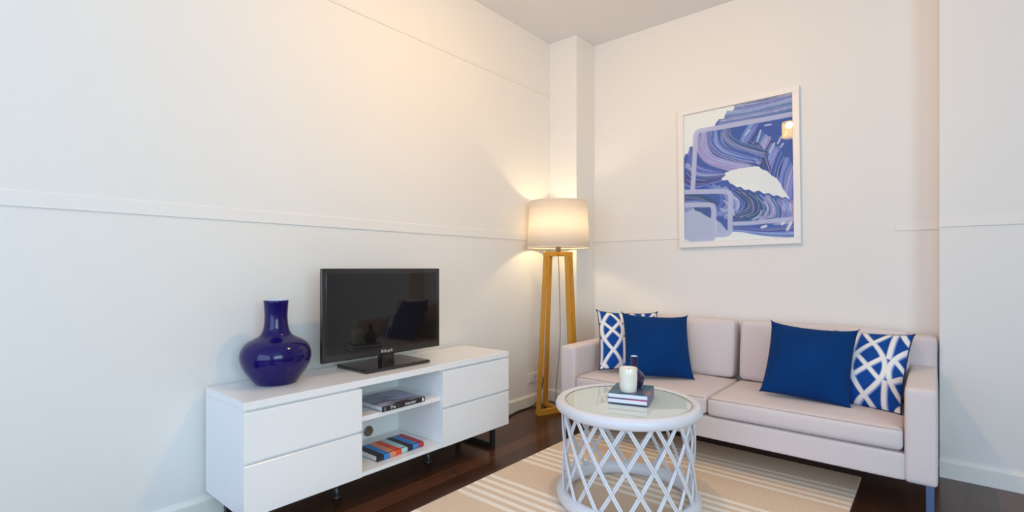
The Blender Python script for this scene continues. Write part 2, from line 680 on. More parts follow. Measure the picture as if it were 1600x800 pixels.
bm = bmesh.new()
add_prism(bm, [(XL + p[0], p[1]) for p in rail_profile(1)], 'y', YF, QY)
struct('trim_1', bm, M_WALL, 'flat rail along the left wall above the television', 'rail')
bm = bmesh.new()
add_prism(bm, [(XL, 2.3995), (XL + 0.006, 2.3995), (XL + 0.004, 2.412), (XL, 2.42)], 'y', YF, QY)
struct('trim_2', bm, M_WALL, 'thin raised joint line high on the left wall', 'rail')
bm = bmesh.new()
add_prism(bm, [(YB + p[0], p[1]) for p in rail_profile(-0.6)], 'x', QX, -0.70)
struct('trim_3', bm, M_WALL, 'flat rail between the corner pier and the picture', 'rail')
bm = bmesh.new()
add_prism(bm, [(YB + p[0], p[1]) for p in rail_profile(-0.6)], 'x', -0.165, NX)
struct('trim_4', bm, M_WALL, 'short flat rail at the end of the recess', 'rail')
bm = bmesh.new()
add_prism(bm, [(NY + p[0], p[1]) for p in rail_profile(-0.6)], 'x', NX, XR)
struct('trim_5', bm, M_WALL, 'flat rail on the stepped-forward wall', 'rail')

bm = bmesh.new()
add_prism(bm, sk_profile(XL, 1), 'y', YF, QY)
struct('baseboard_left', bm, M_TRIM, 'cream skirting board under the television wall', 'skirting board')
bm = bmesh.new()
add_prism(bm, sk_profile(QY, -1), 'x', XL, QX + 0.016)
add_prism(bm, sk_profile(QX, 1), 'y', QY - 0.016, YB)
struct('baseboard_corner', bm, M_TRIM, 'cream skirting board around the corner pier', 'skirting board')
bm = bmesh.new()
add_prism(bm, sk_profile(YB, -1), 'x', QX, NX)
struct('baseboard_back', bm, M_TRIM, 'cream skirting board behind the sofa', 'skirting board')
bm = bmesh.new()
add_prism(bm, sk_profile(NY, -1), 'x', NX, XR)
struct('baseboard_right', bm, M_TRIM, 'cream skirting board right of the sofa', 'skirting board')

# ------------------------------------------------------------------ rug
bm = box(-1.705, -0.277, 0.55, 3.016, 0.0005, 0.011, 0.003, 2)
tag(obj('rug', bm, M_RUG, None), 'beige flatweave rug with cream stripes under the coffee table', 'rug')

# ------------------------------------------------------------------ television cabinet
CX0, CX1, CY0, CY1, CZ0, CZ1 = -2.300, -1.922, 0.757, 2.240, 0.128, 0.5555
cab = thing('television_cabinet', (-2.11, 1.5, 0), 'long low glossy white media cabinet with four drawers on the left wall', 'cabinet')


def part(name, bm, m, parent, smooth=False, label=None):
    """Mesh given in world coordinates, parented to an unrotated Empty."""
    o = obj(name, bm, m, parent, smooth, label=label)
    o.location = -parent.location if parent.parent is None else (0, 0, 0)
    return o


part('top_panel', box(CX0, CX1, CY0, CY1, CZ1 - 0.0295, CZ1, 0.0015), M_LACQ, cab)
D1, D2 = 1.250, 1.722
for y0 in (CY0, CY1 - 0.018):
    part('side_panel', box(CX0, CX1 - 0.021, y0, y0 + 0.018, CZ0, CZ1 - 0.030, 0.001), M_LACQ, cab)
for y0 in (D1 - 0.018, D2):
    part('divider', box(CX0 + 0.006, CX1 - 0.021, y0, y0 + 0.018, CZ0 + 0.019, CZ1 - 0.030), M_INNER, cab)
part('bottom_panel', box(CX0, CX1 - 0.021, CY0 + 0.018, CY1 - 0.018, CZ0, CZ0 + 0.018), M_INNER, cab)
part('bottom_edge', box(CX1 - 0.021, CX1 - 0.002, D1 + 0.001, D2 - 0.001, CZ0, CZ0 + 0.018, 0.001), M_LACQ, cab)
part('back_panel', box(CX0, CX0 + 0.006, CY0 + 0.018, CY1 - 0.018, CZ0 + 0.018, CZ1 - 0.030), M_INNER, cab)
for (y0, y1) in ((CY0 + 0.018, D1 - 0.018), (D2 + 0.018, CY1 - 0.018)):
    for (z0, z1) in ((0.30, 0.36), (0.49, CZ1 - 0.030)):
        part('front_rail', box(CX1 - 0.045, CX1 - 0.0205, y0, y1, z0, z1), M_INNER, cab)
part('shelf', box(CX0 + 0.006, CX1 - 0.018, D1, D2, 0.366, 0.388, 0.001), M_LACQ, cab)
for (y0, y1) in ((CY0, D1), (D2 + 0.001, CY1)):
    for (z0, z1) in ((CZ0, 0.3215), (0.333, 0.5165)):
        bm = bmesh.new()
        # front with the finger bevel along its upper edge
        add_prism(bm, [(CX1 - 0.020, z0), (CX1, z0), (CX1, z1 - 0.003), (CX1 - 0.003, z1), (CX1 - 0.020, z1 - 0.012)], 'y', y0, y1)
        part('drawer', bm, M_LACQ, cab)
bm = bmesh.new()
add_lathe(bm, [(0.0, 0.004), (0.016, 0.004), (0.019, 0.006), (0.026, 0.006), (0.028, 0.0), (0.0, 0.0)], 24)
bmesh.ops.rotate(bm, verts=bm.verts, cent=(0, 0, 0), matrix=Matrix.Rotation(math.pi / 2, 3, 'Y'))
bmesh.ops.translate(bm, verts=bm.verts, vec=(CX0 + 0.006, 1.53, 0.183))
part('cable_grommet', bm, M_BRASS, cab, True, 'bronze grey cable grommet')
bm = bmesh.new()
for dx in (0.03, 0.05):
    for dz in (0.0, 0.02):
        add_box(bm, CX1 - 0.06 - dx, CX1 - 0.054 - dx, D2 - 0.002, D2 + 0.001, 0.335 - dz, 0.341 - dz)
part('pin_hole_dots', bm, M_PINHOLE, cab)  # grey dots painted in for the dark shelf pin holes
for yl in (0.83, 2.155):
    bm = bmesh.new()
    for x in (-2.265, -1.975):
        add_box(bm, x - 0.0125, x + 0.0125, yl - 0.0125, yl + 0.0125, 0.026, 0.102, 0.002)
    add_box(bm, -2.2775, -1.9625, yl - 0.0125, yl + 0.0125, 0.003, 0.028, 0.002)
    add_box(bm, -2.2775, -1.9625, yl - 0.0125, yl + 0.0125, 0.102, 0.1275, 0.002)
    for x in (-2.265, -1.975):
        add_box(bm, x - 0.011, x + 0.011, yl - 0.011, yl + 0.011, 0.0005, 0.004)
    part('leg', bm, M_BLACKMET, cab, label='black metal loop leg')
for yf in (1.22, 1.76):
    bm = bmesh.new()
    add_lathe(bm, [(0, 0.0005), (0.022, 0.0005), (0.022, 0.012), (0.013, 0.016), (0.013, 0.116), (0.026, 0.118), (0.026, 0.1275), (0, 0.1275)], 20, -2.08, yf)
    part('support_foot', bm, M_BLACKMET, cab, True, label='black adjustable support foot')

# ------------------------------------------------------------------ television
tv = thing('television', (-2.125, 1.515, CZ1), 'black flat screen television standing on the white cabinet', 'television')
TX = -2.103
TY0, TY1, TZ0, TZ1 = 1.160, 1.861, 0.6145, 1.0465
bm = bmesh.new()
add_box(bm, TX - 0.018, TX, TY0, TY1, TZ0, TZ1, 0.005, 3)
add_box(bm, TX - 0.052, TX - 0.017, TY0 + 0.09, TY1 - 0.09, TZ0 + 0.03, TZ1 - 0.07, 0.012, 3)
part('casing', bm, M_TVBODY, tv)
bm = bmesh.new()
b0, b1, bt, bb = TY0 + 0.026, TY1 - 0.026, TZ1 - 0.026, TZ0 + 0.034
add_box(bm, TX - 0.001, TX + 0.001, b0, b1, bb, bt)
part('screen', bm, M_SCREEN, tv, label='dark reflective screen')
bm = bmesh.new()
for (y0, y1, z0, z1) in ((b0 - 0.006, b1 + 0.006, bt, bt + 0.005), (b0 - 0.006, b1 + 0.006, bb - 0.005, bb), (b0 - 0.006, b0, bb, bt), (b1, b1 + 0.006, bb, bt)):
    add_box(bm, TX - 0.001, TX + 0.0025, y0, y1, z0, z1, 0.001)
part('bezel_lip', bm, M_TVBODY, tv)
bm = bmesh.new()
# tiny silver lettering, too small in the photograph to spell
yy = 1.478
for k, (wd, hh, dz) in enumerate(((0.006, 0.016, 0.0), (0.008, 0.011, 0.0), (0.007, 0.014, 0.0), (0.009, 0.011, 0.0), (0.008, 0.014, -0.003), (0.008, 0.011, 0.0), (0.006, 0.014, 0.0))):
    z = TZ0 + 0.012 + dz
    add_box(bm, TX - 0.0005, TX + 0.0012, yy, yy + 0.0022, z, z + hh)
    if k % 2 == 0:
        add_box(bm, TX - 0.0005, TX + 0.0012, yy + wd - 0.0022, yy + wd, z, z + 0.011)
    add_box(bm, TX - 0.0005, TX + 0.0012, yy + 0.0022, yy + wd - 0.001, z + (0.0086 if k % 3 else 0.0045), z + (0.0112 if k % 3 else 0.007))
    yy += wd + 0.0022
part('brand_lettering', bm, M_LOGO, tv, label='small silver lettering under the screen')
bm = bmesh.new()
add_box(bm, TX - 0.045, TX - 0.002, 1.485, 1.560, CZ1 + 0.012, TZ0 + 0.06, 0.006, 2)
part('stand_neck', bm, M_TVBASE, tv)
part('stand_base', box(-2.262, -2.006, 1.326, 1.712, CZ1 + 0.0005, CZ1 + 0.0165, 0.006, 3), M_TVBASE, tv)

# ------------------------------------------------------------------ big cobalt vase
v = thing('vase', (-2.165, 0.985, CZ1), 'large round cobalt blue vase with a tall neck on the white cabinet', 'vase')
prof = [(0, 0.001), (0.075, 0.001), (0.085, 0.006), (0.105, 0.032), (0.124, 0.060), (0.136, 0.086), (0.1415, 0.112), (0.139, 0.138),
        (0.128, 0.162), (0.108, 0.181), (0.085, 0.193), (0.067, 0.203), (0.057, 0.216), (0.050, 0.236), (0.0465, 0.262), (0.0455, 0.290), (0.047, 0.322), (0.0495, 0.352)]


def refine(prof, n=4):
    return [(max(0, p.x), p.z) for p in smooth_path([(r, 0, z) for r, z in prof], n)]


body = [(0, 0.001)] + refine(prof[1:], 4)
obj('vase_body', lathe(body + [(0.0490, 0.3545), (0.0475, 0.355)], 64), M_COBALT, v, True)
obj('vase_lining', lathe([(0.0478, 0.3552), (0.0465, 0.3553), (0.0455, 0.350), (0.043, 0.31), (0.041, 0.27), (0.044, 0.24), (0, 0.235)], 48), M_VASE_IN, v, True,
    label='pale blue inside and lip')

# ------------------------------------------------------------------ books on the cabinet shelves
def smat(name, rgb, rough=0.45, var=0.04, scale=30):
    return mat(name, lin(*rgb), rough=rough, var=var, scale=scale)


def photo_cover():
    m = bpy.data.materials.new('printed_photo_cover')
    m.use_nodes = True
    nt = m.node_tree
    b = nt.nodes['Principled BSDF']
    b.inputs['Roughness'].default_value = 0.3
    tc = nt.nodes.new('ShaderNodeTexCoord')
    n = nt.nodes.new('ShaderNodeTexVoronoi')
    n.inputs['Scale'].default_value = 14
    mp = nt.nodes.new('ShaderNodeMapping')
    mp.inputs['Scale'].default_value = (1.6, 0.6, 1)
    nt.links.new(tc.outputs['Object'], mp.inputs[0])
    nt.links.new(mp.outputs[0], n.inputs['Vector'])
    cr = nt.nodes.new('ShaderNodeValToRGB')
    e = cr.color_ramp.elements
    e[0].color = lin(92, 78, 84)
    e[1].color = lin(176, 184, 214)
    x = e.new(0.5)
    x.color = lin(150, 152, 176)
    nt.links.new(n.outputs['Color'], cr.inputs[0])
    nt.links.new(cr.outputs[0], b.inputs['Base Color'])
    return m


bk = thing('book', (-2.03, 1.49, 0.3885), 'thick grey-covered interiors book with black spine on the cabinet shelf', 'book')
SX = -1.926     # spine plane
part('pages', box(-2.166, SX - 0.003, 1.365, 1.603, 0.3905, 0.4105), M_PAGES, bk)
bm = bmesh.new()
add_box(bm, -2.170, SX, 1.358, 1.608, 0.4105, 0.4130, 0.0008)
add_box(bm, -2.170, SX, 1.358, 1.608, 0.3887, 0.3908, 0.0008)
part('cover', bm, photo_cover(), bk, label='grey and lilac photographic cover')
bm = bmesh.new()
add_box(bm, SX - 0.003, SX + 0.0012, 1.358, 1.608, 0.3887, 0.4130, 0.001)
add_box(bm, SX - 0.022, SX + 0.0008, 1.438, 1.520, 0.4126, 0.4136)
sp = part('spine', bm, smat('black_spine', (40, 36, 42)), bk, label='black spine with white title')
M_INK = smat('white_ink', (232, 230, 232))
M_GREYINK = smat('grey_ink', (140, 138, 142))
B = Matrix.Rotation(math.pi / 2, 4, 'Z') @ Matrix.Rotation(math.pi / 2, 4, 'X')


def spine_text(nm, s, size, y, z, m):
    o = text_mesh(nm, s, size, m, sp, Matrix.Translation((SX + 0.0014, y, z)) @ B)
    return o


spine_text('title_lettering', 'The', 0.021, 1.400, 0.4012, M_INK)
spine_text('title_lettering', 'Interior', 0.021, 1.487, 0.4012, M_INK)
spine_text('small_lettering', '1', 0.018, 1.443, 0.4012, M_GREYINK)
bm = bmesh.new()
for k in range(4):
    add_box(bm, SX + 0.001, SX + 0.0016, 1.368, 1.378, 0.393 + 0.0043 * k, 0.3955 + 0.0043 * k)
obj('imprint_mark', bm, M_GREYINK, sp)
bm = bmesh.new()
add_lathe(bm, [(0, 0), (0.006, 0.0005), (0.0065, 0.001), (0, 0.0012)], 16)
bmesh.ops.rotate(bm, verts=bm.verts, cent=(0, 0, 0), matrix=Matrix.Rotation(math.pi / 2, 3, 'Y'))
for q in bm.verts:
    q.co.z *= 1.5
bmesh.ops.translate(bm, verts=bm.verts, vec=(SX + 0.001, 1.594, 0.4012))
obj('emblem', bm, M_INK, sp)

sb = thing('book', (-2.05, 1.48, 0.147), 'book with orange, blue, black and red striped cover on the bottom shelf', 'book')
STR = [('stripe_black', (38, 38, 46)), ('stripe_blue', (58, 130, 205)), ('stripe_tan', (222, 142, 100)), ('stripe_orange', (226, 74, 40)),
       ('stripe_aqua', (172, 208, 212)), ('stripe_black', (38, 38, 46)), ('stripe_blue', (58, 130, 205)), ('stripe_red', (176, 56, 62))]
mats = [smat(n_, c_, 0.5) for n_, c_ in STR]
wy = [0.034, 0.033, 0.033, 0.035, 0.035, 0.033, 0.035, 0.034]
sy0 = 1.366
bm = bmesh.new()
y = sy0
for i, d in enumerate(wy):
    for (z0, z1) in ((0.1465, 0.1490), (0.1700, 0.1725)):
        add_box(bm, -2.150, SX - 0.052, y, y + d, z0, z1, mi=i)
    n0 = len(bm.faces)
    pr = [(-0.058 + SX, 0.1465), (SX - 0.050, 0.1465), (SX - 0.0455, 0.150), (SX - 0.0435, 0.156), (SX - 0.0435, 0.162), (SX - 0.0455, 0.170), (SX - 0.050, 0.1725), (-0.058 + SX, 0.1725)]
    add_prism(bm, pr, 'y', y, y + d)
    bm.faces.ensure_lookup_table()
    for f in bm.faces[n0:]:
        f.material_index = i
    y += d
part('cover', bm, mats, sb, label='striped cloth cover')
part('pages', box(-2.143, SX - 0.058, sy0 - 0.001, y + 0.001, 0.1492, 0.1698), M_PAGES, sb)

# ------------------------------------------------------------------ sofa
SXL, SXR, SYF, SYB = -1.815, 0.012, 2.620, 3.462
sofa = thing('sofa', ((SXL + SXR) / 2, 3.04, 0), 'oatmeal linen two-seat sofa with square arms along the back wall', 'sofa')


def soft(name, x0, x1, y0, y1, z0, z1, r, puff=(0, 0, 0), wob=0.0, seed=0, m=M_SOFA, rot=None, cuts=14):
    bm = soft_box((x1 - x0) / 2, (y1 - y0) / 2, (z1 - z0) / 2, r, puff, cuts, wob, seed)
    if rot:
        bmesh.ops.rotate(bm, verts=bm.verts, cent=(0, 0, -(z1 - z0) / 2), matrix=Matrix.Rotation(rot, 3, 'X'))
    bmesh.ops.translate(bm, verts=bm.verts, vec=((x0 + x1) / 2, (y0 + y1) / 2, (z0 + z1) / 2))
    return part(name, bm, m, sofa, True)


AW = 0.107
soft('base', SXL + AW - 0.004, SXR - AW + 0.004, SYF + 0.006, SYB - 0.05, 0.166, 0.279, 0.010)
soft('backrest', SXL, SXR, 3.275, SYB, 0.166, 0.700, 0.022, (0, 0, 0))
for x0 in (SXL, SXR - AW):
    soft('arm', x0, x0 + AW, SYF, 3.30, 0.164, 0.556, 0.016, (0.002, 0.0, 0.004), 0.0012, 3)
xm = (SXL + SXR) / 2
for i, (x0, x1) in enumerate(((SXL + AW + 0.003, xm - 0.002), (xm + 0.002, SXR - AW - 0.003))):
    c = soft('seat_cushion', x0, x1, SYF - 0.002, 3.20, 0.285, 0.380, 0.024, (0, 0.006, 0.012), 0.0015, i)
    # welt along the front upper edge
    pts = [(x0 + 0.012 + (x1 - x0 - 0.024) * k / 20, SYF + 0.0045, 0.375) for k in range(21)]
    o = obj('welt', add_tube(bmesh.new(), pts, 0.0028, 6), M_PIPE, c, True)
for i, (x0, x1) in enumerate(((SXL + AW + 0.004, xm - 0.018), (xm + 0.016, SXR - AW - 0.004))):
    soft('back_cushion', x0, x1, 3.125, 3.262, 0.385, 0.730, 0.024, (0.004, 0.020, 0.008), 0.003, i + 4, rot=-0.10)
for x0 in (SXL + 0.01, SXR - 0.04):
    for y0 in (SYF + 0.035, SYB - 0.07):
        bm = bmesh.new()
        add_box(bm, x0 + 0.001, x0 + 0.029, y0, y0 + 0.03, 0.0005, 0.160, 0.002)
        add_box(bm, x0 - 0.001 if x0 < -1 else x0 - 0.055, x0 + 0.085 if x0 < -1 else x0 + 0.031, y0 - 0.006, y0 + 0.05, 0.157, 0.1655, 0.001)
        part('leg', bm, M_LEGBLUE, sofa, label='blue-grey steel leg')


# ------------------------------------------------------------------ scatter cushions
def cushion_grid(W, thick, n, pinch=(0.15, 0.05), col=None, power=0.5):
    """Knife-edge cushion, face in the XZ plane, front towards -Y. Returns bmesh and its rim points."""
    bm = bmesh.new()
    layer = bm.verts.layers.float_color.new('pattern') if col is not None else None
    U = [-math.cos(math.pi * i / (n - 1)) * 0.5 - 0.0 + 0.0 for i in range(n)]
    U = [0.55 * (2 * u) + 0.45 * (-1 + 2 * i / (n - 1)) for i, u in enumerate(U)]
    rim = {}

    def pos(u, v, side):
        pt, pb = pinch
        pv = pb + (pt - pb) * (v + 1) / 2           # the upper edge sags more than the lower one
        ps = 0.5 * (pt + pb)
        cu, cv = max(0.0, 1 - u * u), max(0.0, 1 - v * v)
        x = u * W / 2 * (1 - ps * cv ** 0.48)
        z = v * W / 2 * (1 - pv * cu ** 0.48)
        t = (cu * cv) ** power
        y = -side * thick / 2 * t * (1 - 0.12 * v)
        return Vector((x, y, z))
    grid = {}
    for side in (1, -1):
        for i in range(n):
            for j in range(n):
                edge = i in (0, n - 1) or j in (0, n - 1)
                if side == -1 and edge:
                    grid[side, i, j] = grid[1, i, j]
                    continue
                vv = bm.verts.new(pos(U[i], U[j], side))
                grid[side, i, j] = vv
                if layer is not None:
                    vv[layer] = (*col((U[i] + 1) / 2, (1 - U[j]) / 2), 1.0)
    for side in (1, -1):
        for i in range(n - 1):
            for j in range(n - 1):
                q = [grid[side, i, j], grid[side, i + 1, j], grid[side, i + 1, j + 1], grid[side, i, j + 1]]
                bm.faces.new(q if side == 1 else q[::-1])
    rim = [grid[1, i, 0].co.copy() for i in range(n - 1)] + [grid[1, n - 1, j].co.copy() for j in range(n - 1)] + \
          [grid[1, i, n - 1].co.copy() for i in range(n - 1, 0, -1)] + [grid[1, 0, j].co.copy() for j in range(n - 1, 0, -1)]
    return bm, rim


WHITE_C, BLUE_C, PALE_C = s2l((236, 232, 226)), s2l((24, 72, 146)), s2l((138, 160, 206))


def lattice(c0, v0):
    """Trellis of ovals, inner crosses and upright bars; c0, v0 place one joint of the repeat."""
    S, P = 0.375, 0.70
    h, q = S / 2, P / 2

    def dist(u, v):
        k = round((u - c0) / S)
        best = 9.0
        for kk in (k - 1, k, k + 1):
            x = u - c0 - S * kk
            ax = abs(x)
            m = (v - v0) / P
            dy = abs(m - round(m)) * P                  # distance from the nearest joint row
            s_ = dy / q                                  # 0 at the joint, 1 at the middle of the oval
            f = 0.90 * h * math.sin(math.pi / 2 * s_) ** 0.92
            sl = 0.90 * h * math.pi / 2 / q * math.cos(math.pi / 2 * s_)
            best = min(best, abs(ax - f) / math.sqrt(1 + sl * sl))
            ym = q - dy                                  # distance from the oval's middle
            if ax < 0.72 * h:
                best = min(best, abs(ax - 0.92 * ym) / 1.36)
            if s_ < 0.60:
                best = min(best, abs(ax - h))
            st = abs(dy - 0.018) + 0.42 * max(0.0, ax - 0.015)
            best = min(best, st + 0.010)                 # stepped joint
        return best

    def step(d, w_):
        return float(min(1.0, max(0.0, (w_ - d) / 0.008 + 0.5)))

    def col(u, v):
        c = BLUE_C
        k = step(dist(u - 0.016, v - 0.008), 0.022)
        c = c * (1 - k) + PALE_C * k
        k = step(dist(u, v), 0.0235)
        return c * (1 - k) + WHITE_C * k
    return col


def cushion(name, label, loc, yaw, lean, roll, W, thick, m, col=None, n=49, pinch=(0.15, 0.05), pipe=None):
    e = thing(name, loc, label, 'cushion', 'scatter cushions on the sofa')
    e.rotation_mode = 'XYZ'
    M = Matrix.Rotation(yaw, 4, 'Z') @ Matrix.Rotation(lean, 4, 'X') @ Matrix.Rotation(roll, 4, 'Y')
    e.rotation_euler = M.to_euler('XYZ')
    bm, rim = cushion_grid(W, thick, n, pinch, col)
    obj('cushion_cover', bm, m, e, True)
    if pipe is not None:
        obj('piping', add_tube(bmesh.new(), rim, 0.0042, 6, closed=True), pipe, e, True, label='dark blue piping')
    else:
        obj('seam', add_tube(bmesh.new(), rim, 0.0020, 6, closed=True), M_NAVYPIPE, e, True)
    return e


M_LATTICE = attr_mat('lattice_print_cotton', 'pattern', 0.9, 0.1, 0.15, 400)
cushion('cushion', 'plain navy velvet cushion in front of the sofa\'s right lattice cushion', (-0.489, 2.905, 0.577), 0.05, -0.46, 0.06, 0.402, 0.17, M_NAVY)
cushion('cushion', 'plain navy velvet cushion nearest the floor lamp, in front of a lattice cushion', (-1.292, 2.892, 0.583), 0.66, -0.50, 0.050, 0.415, 0.17, M_NAVY)
cushion('cushion', 'blue and white lattice cushion against the sofa\'s right arm', (-0.302, 3.035, 0.552), -0.16, -0.62, 0.0, 0.425, 0.15, M_LATTICE, lattice(0.665, 0.20), 161, pinch=(0.10, 0.05), pipe=M_NAVYPIPE)
cushion('cushion', 'blue and white lattice cushion beside the sofa arm nearest the lamp', (-1.510, 2.955, 0.582), 0.70, -0.45, 0.035, 0.405, 0.15, M_LATTICE, lattice(0.19, 0.02), 161, pinch=(0.12, 0.06), pipe=M_NAVYPIPE)

# ------------------------------------------------------------------ cane coffee table
TC = (-1.052, 2.043)
ct = thing('coffee_table', (*TC, 0.011), 'round white cane coffee table with lattice sides and a glass top', 'coffee table')
ZT = 0.446      # glass level above the rug


def ring_prof(R, rw, rh, zc, n=20):
    return [(R + rw * math.cos(2 * math.pi * k / n), zc + rh * math.sin(2 * math.pi * k / n)) for k in range(n)]


obj('rim', lathe(ring_prof(0.2935, 0.0265, 0.026, ZT - 0.020), 96, closed=True), M_CANE, ct, True)
obj('base_ring', lathe(ring_prof(0.2900, 0.0250, 0.0310, 0.0315), 96, closed=True), M_CANE, ct, True)
obj('top_panel', lathe([(0, ZT - 0.014), (0.276, ZT - 0.014), (0.276, ZT - 0.005), (0, ZT - 0.005)], 96), M_CANEPANEL, ct)
gt = obj('glass_top', lathe([(0, ZT - 0.001), (0.2735, ZT - 0.001)], 96), M_TOPGLASS, ct, label='green-tinted glass top')
obj('glass_edge', add_tube(bmesh.new(), [(0.2745 * math.cos(2 * math.pi * k / 96), 0.2745 * math.sin(2 * math.pi * k / 96), ZT - 0.002) for k in range(96)], 0.0016, 6, closed=True),
    M_GLASSEDGE, ct, True)
NP, TW = 16, math.radians(45)
PH = math.radians(4)
zs0, zs1 = ZT - 0.030, 0.045
for sgn in (1, -1):
    for k in range(NP):
        bm = bmesh.new()
        for dth in (-0.0178, 0.0178):
            pts = []
            for i in range(15):
                t = i / 14
                th = PH + 2 * math.pi * k / NP + sgn * TW * t + dth
                r = 0.2875 + sgn * 0.0042 - 0.006 * math.sin(math.pi * t)
                pts.append((r * math.cos(th), r * math.sin(th), zs0 + (zs1 - zs0) * t))
            add_tube(bm, pts, 0.0043, 8)
        obj('cane_strand', bm, M_CANE, ct, True)

# books, candle and bud vase on the table
BT = 0.011 + ZT
bka = math.radians(17)
BX, BY = -1.045, 2.072


def table_book(label, z0, h, top_m, bot_m, spine_m, dx=0.0, rot=0.0, wx=0.172, wy=0.205):
    e = thing('book', (BX + dx, BY, z0), label, 'book', 'books on the coffee table', bka + rot)
    obj('pages', box(-wx / 2 + 0.002, wx / 2 - 0.003, -wy / 2 + 0.003, wy / 2 - 0.003, 0.0026, h - 0.0026), M_PAGES, e)
    obj('cover', box(-wx / 2, wx / 2, -wy / 2, wy / 2, h - 0.0028, h, 0.0006), top_m, e)
    obj('cover', box(-wx / 2, wx / 2, -wy / 2, wy / 2, 0.0003, 0.0031, 0.0006), bot_m, e)
    obj('spine', box(wx / 2 - 0.003, wx / 2, -wy / 2, wy / 2, 0.0032, h - 0.0029), spine_m, e)
    return e


def teal_cover():
    m = bpy.data.materials.new('teal_print_cover')
    m.use_nodes = True
    nt = m.node_tree
    b = nt.nodes['Principled BSDF']
    b.inputs['Roughness'].default_value = 0.3
    tc = nt.nodes.new('ShaderNodeTexCoord')
    n = nt.nodes.new('ShaderNodeTexNoise')
    n.inputs['Scale'].default_value = 16
    n.inputs['Detail'].default_value = 2
    nt.links.new(tc.outputs['Object'], n.inputs['Vector'])
    cr = nt.nodes.new('ShaderNodeValToRGB')
    e = cr.color_ramp.elements
    e[0].position = 0.35
    e[0].color = lin(66, 60, 66)
    e[1].position = 0.68
    e[1].color = lin(150, 108, 112)
    x = e.new(0.48)
    x.color = lin(20, 112, 146)
    x = e.new(0.56)
    x.color = lin(30, 92, 122)
    nt.links.new(n.outputs['Fac'], cr.inputs[0])
    nt.links.new(cr.outputs[0], b.inputs['Base Color'])
    return m


def half_magenta():
    m = bpy.data.materials.new('plum_magenta_cover')
    m.use_nodes = True
    nt = m.node_tree
    b = nt.nodes['Principled BSDF']
    b.inputs['Roughness'].default_value = 0.35
    tc = nt.nodes.new('ShaderNodeTexCoord')
    sp_ = nt.nodes.new('ShaderNodeSeparateXYZ')
    nt.links.new(tc.outputs['Object'], sp_.inputs[0])
    cr = nt.nodes.new('ShaderNodeValToRGB')
    mr = nt.nodes.new('ShaderNodeMapRange')
    mr.inputs['From Min'].default_value = -0.083
    mr.inputs['From Max'].default_value = 0.083
    nt.links.new(sp_.outputs['X'], mr.inputs['Value'])
    e = cr.color_ramp.elements
    e[0].position = 0.42
    e[0].color = lin(92, 66, 104)
    e[1].position = 0.50
    e[1].color = lin(208, 50, 128)
    nt.links.new(mr.outputs[0], cr.inputs[0])
    nt.links.new(cr.outputs[0], b.inputs['Base Color'])
    return m


M_SLATE = smat('slate_blue_cover', (70, 84, 120))
M_MAUVE = smat('mauve_spine', (110, 104, 134))
HB = 0.0222
table_book('lower hardback with slate blue cover on the glass table', BT + 0.0005, HB, half_magenta(), M_SLATE, M_MAUVE)
table_book('upper hardback with teal printed cover under the candle', BT + HB + 0.001, HB, teal_cover(), M_MAUVE, M_MAUVE, 0.0, 0.01)
ZB = BT + 2 * HB + 0.0012

cn = thing('candle', (-1.036, 2.022, ZB), 'short cream candle in a smooth jar on the stacked books', 'candle')
obj('candle_jar', lathe([(0, 0.0), (0.034, 0.0), (0.0365, 0.004), (0.0385, 0.03), (0.0395, 0.07), (0.0395, 0.103), (0.0385, 0.105), (0.0365, 0.104), (0.0365, 0.088)], 48), M_CANDLE, cn, True)
obj('wax', lathe([(0.0364, 0.090), (0.02, 0.0895), (0, 0.0895)], 32), M_WAX, cn, True)
obj('wick', add_tube(bmesh.new(), [(0, 0, 0.089), (0.001, 0, 0.096), (0.003, 0, 0.101)], 0.0012, 6), M_DARK, cn, True)

bv = thing('bud_vase', (-1.056, 2.119, ZB), 'small dark plum bottle vase with thin neck behind the cream candle', 'vase')
pr = [(0.030, 0.001), (0.037, 0.008), (0.045, 0.026), (0.047, 0.042), (0.043, 0.058), (0.032, 0.072), (0.020, 0.081), (0.0155, 0.092), (0.0145, 0.112), (0.0150, 0.136), (0.0155, 0.140)]
obj('vase_body', lathe([(0, 0.001)] + refine(pr, 4), 40), M_PURPLE, bv, True)
obj('vase_lip', lathe([(0.0156, 0.1398), (0.0150, 0.1415), (0.0125, 0.1415), (0.0120, 0.134), (0, 0.132)], 32), M_VASE_IN, bv, True, label='pale rim')

